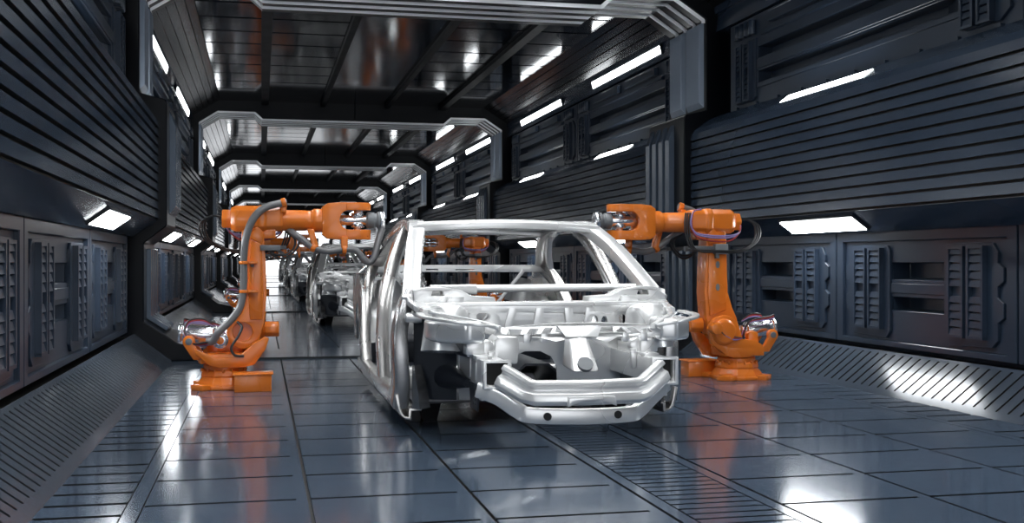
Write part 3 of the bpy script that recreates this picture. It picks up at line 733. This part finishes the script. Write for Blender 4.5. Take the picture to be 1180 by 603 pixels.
        m = M(); m.poly([(s * .49, .30), (s * .60, .30), (s * .60, .385), (s * .49, .385)], -.90, -.84, XZ); m.build('rail_bracket', B, C, bevel=.006)
        # side apron plate with rivets, below the rail
        m = M(); m.poly([(-.78, .22), (-.55, .22), (-.5, .385), (-.8, .385)], .59, .60, lambda u, v, w: S(w, u, v))
        for k in range(5): m.cyl(S(.60, -.72, .26 + .025 * k), S(.606, -.72, .26 + .025 * k), .007, n=8)
        for k in range(2): m.cyl(S(.60, -.66, .26 + .025 * k), S(.606, -.66, .26 + .025 * k), .007, n=8)
        m.build('skid_plate', 'bodyshade', C, bevel=.002)
        # wheelhouse: curved dark apron between rail and strut tower
        rows = []
        for i in range(9):
            a = i / 8; y = -.50 + .55 * a; bul = math.sin(PI * a)
            rows.append([S(.60 + .03 * bul, y, .53), S(.63 + .07 * bul, y, .60), S(.68 + .08 * bul, y, .68), S(.74 + .05 * bul, y, .735)])
        m = M(); m.sheet(rows); m.build('wheelhouse', 'bodyshade', C, thick=.008)
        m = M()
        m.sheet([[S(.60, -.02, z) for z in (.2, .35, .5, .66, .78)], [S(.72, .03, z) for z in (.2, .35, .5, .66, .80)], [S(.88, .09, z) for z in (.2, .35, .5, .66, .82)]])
        m.build('side_apron', 'bodyshade', C, thick=.008)
        m = M(); m.lathe(S(.66, .05, .36), S(.58, -.35, .35), [(0, .09), (.3, .075), (1, .03)], 14); m.build('outrigger', 'bodyshade', C)
        # strut tower
        m = M(); m.lathe(S(.71, -.26, .55), S(.69, -.22, .86), [(0, .17), (.5, .155), (.8, .142), (.93, .125), (1, .085)], 24); m.build('strut_tower', B, C, smooth=60)
        # fender rail
        m = M(); m.sweep(cr(P([(.90, .12, .89), (.875, -.03, .855), (.845, -.2, .825), (.83, -.32, .81)]), 4), rect(.085, .055, .2)); m.sweep(cr(P([(.84, -.26, .825), (.74, -.58, .80), (.60, -.82, .775), (.49, -.93, .745)]), 5), rect(.035, .028, .2)); m.build('fender_rail', B, C)
        # lamp mount
        pl = [(.56, -.86), (.68, -.88), (.80, -.76), (.87, -.58), (.88, -.38), (.76, -.34), (.62, -.50)]
        m = M(); m.poly([(s * a, b) for a, b in pl], .645, .785, XY); m.build('lamp_mount', B, C, bevel=.03, seg=4, smooth=60)
        m = M(); m.sweep(cr(P([(.52, -.91, .752), (.66, -.92, .77), (.82, -.80, .79), (.90, -.60, .80), (.905, -.36, .81)]), 5), rect(.05, .018, .2)); m.build('fender_flange', B, C)
        # cowl bracket
        cb = [(.90, .87), (.90, .955), (.80, .975), (.70, .975), (.58, .955), (.50, .915), (.34, .905), (.33, .87)]
        m = M(); m.poly([(s * a, b) for a, b in cb], -.06, .10, XZ, [[(s * .69, .915), (s * .78, .915), (s * .77, .95), (s * .70, .95)]]); m.box(*sorted((s * .56, s * .68)), -.11, .06, .865, .91); m.build('cowl_bracket', B, C, bevel=.006)
        m = M(); m.lathe(S(.955, -.02, .77), S(.84, -.04, .765), [(0, .02), (.12, .034), (.7, .036), (1, .03)], 14); m.build('hinge_bracket', B, C)
        # headlamp bracket block near the front of the rail
        m = M(); m.lathe(S(.50, -.55, .60), S(.50, -.60, .60), [(0, .055), (1, .05)], 8); m.box(*sorted((s * .52, s * .64)), -.62, -.5, .555, .64); m.poly([(s * .46, .45), (s * .49, .45), (s * .50, .58), (s * .45, .58)], -.62, -.58, XZ); m.build('rail_mount', B, C, bevel=.01)
        for y in (.45, 2.3):
            m = M(); m.poly([(s * .66, 0), (s * .76, 0), (s * .80, .172), (s * .62, .172)], y, y + .12, XZ); m.build('jacking_pad', 'black', C)
    return C
car = make_car(); index_kids(car)
CX, CY = 1.905, 7.55
CL = ['bare silver car body shell nearest the camera, seen whole', 'bare silver car body shell second in the row, partly hidden behind the nearest one', 'bare silver car body shell third in the row, behind the second', 'bare silver car body shell fourth in the row, small in the distance', 'bare silver car body shell fifth in the row, farthest down the hall']
for b in range(NCAR):
    o = car if b == 0 else dup(car, (0, 0, 0))
    o.location = (CX, CY + BAY * b, 0); tag(o, CL[b], 'car', 'car bodies in line')

# ------------------------------------------------------------------ world, camera, view
w = bpy.data.worlds.new('hall_daylight'); sc.world = w; w.use_nodes = True
bg = w.node_tree.nodes['Background']; bg.inputs[0].default_value = (.93, .96, 1, 1); bg.inputs[1].default_value = 2.2

cam = bpy.data.cameras.new('camera'); co = bpy.data.objects.new('camera', cam); COL.objects.link(co)
cam.sensor_width = 36; cam.lens = 36 * 1283 / 1180; cam.clip_start = .05; cam.clip_end = 400
co.location = (0, 0, 1.15); co.rotation_euler = (PI / 2, 0, -math.atan(289 / 1283))
sc.camera = co
sc.view_settings.view_transform = 'Standard'; sc.view_settings.look = 'None'
sc.view_settings.exposure = 0; sc.view_settings.gamma = 1; sc.view_settings.use_curve_mapping = False
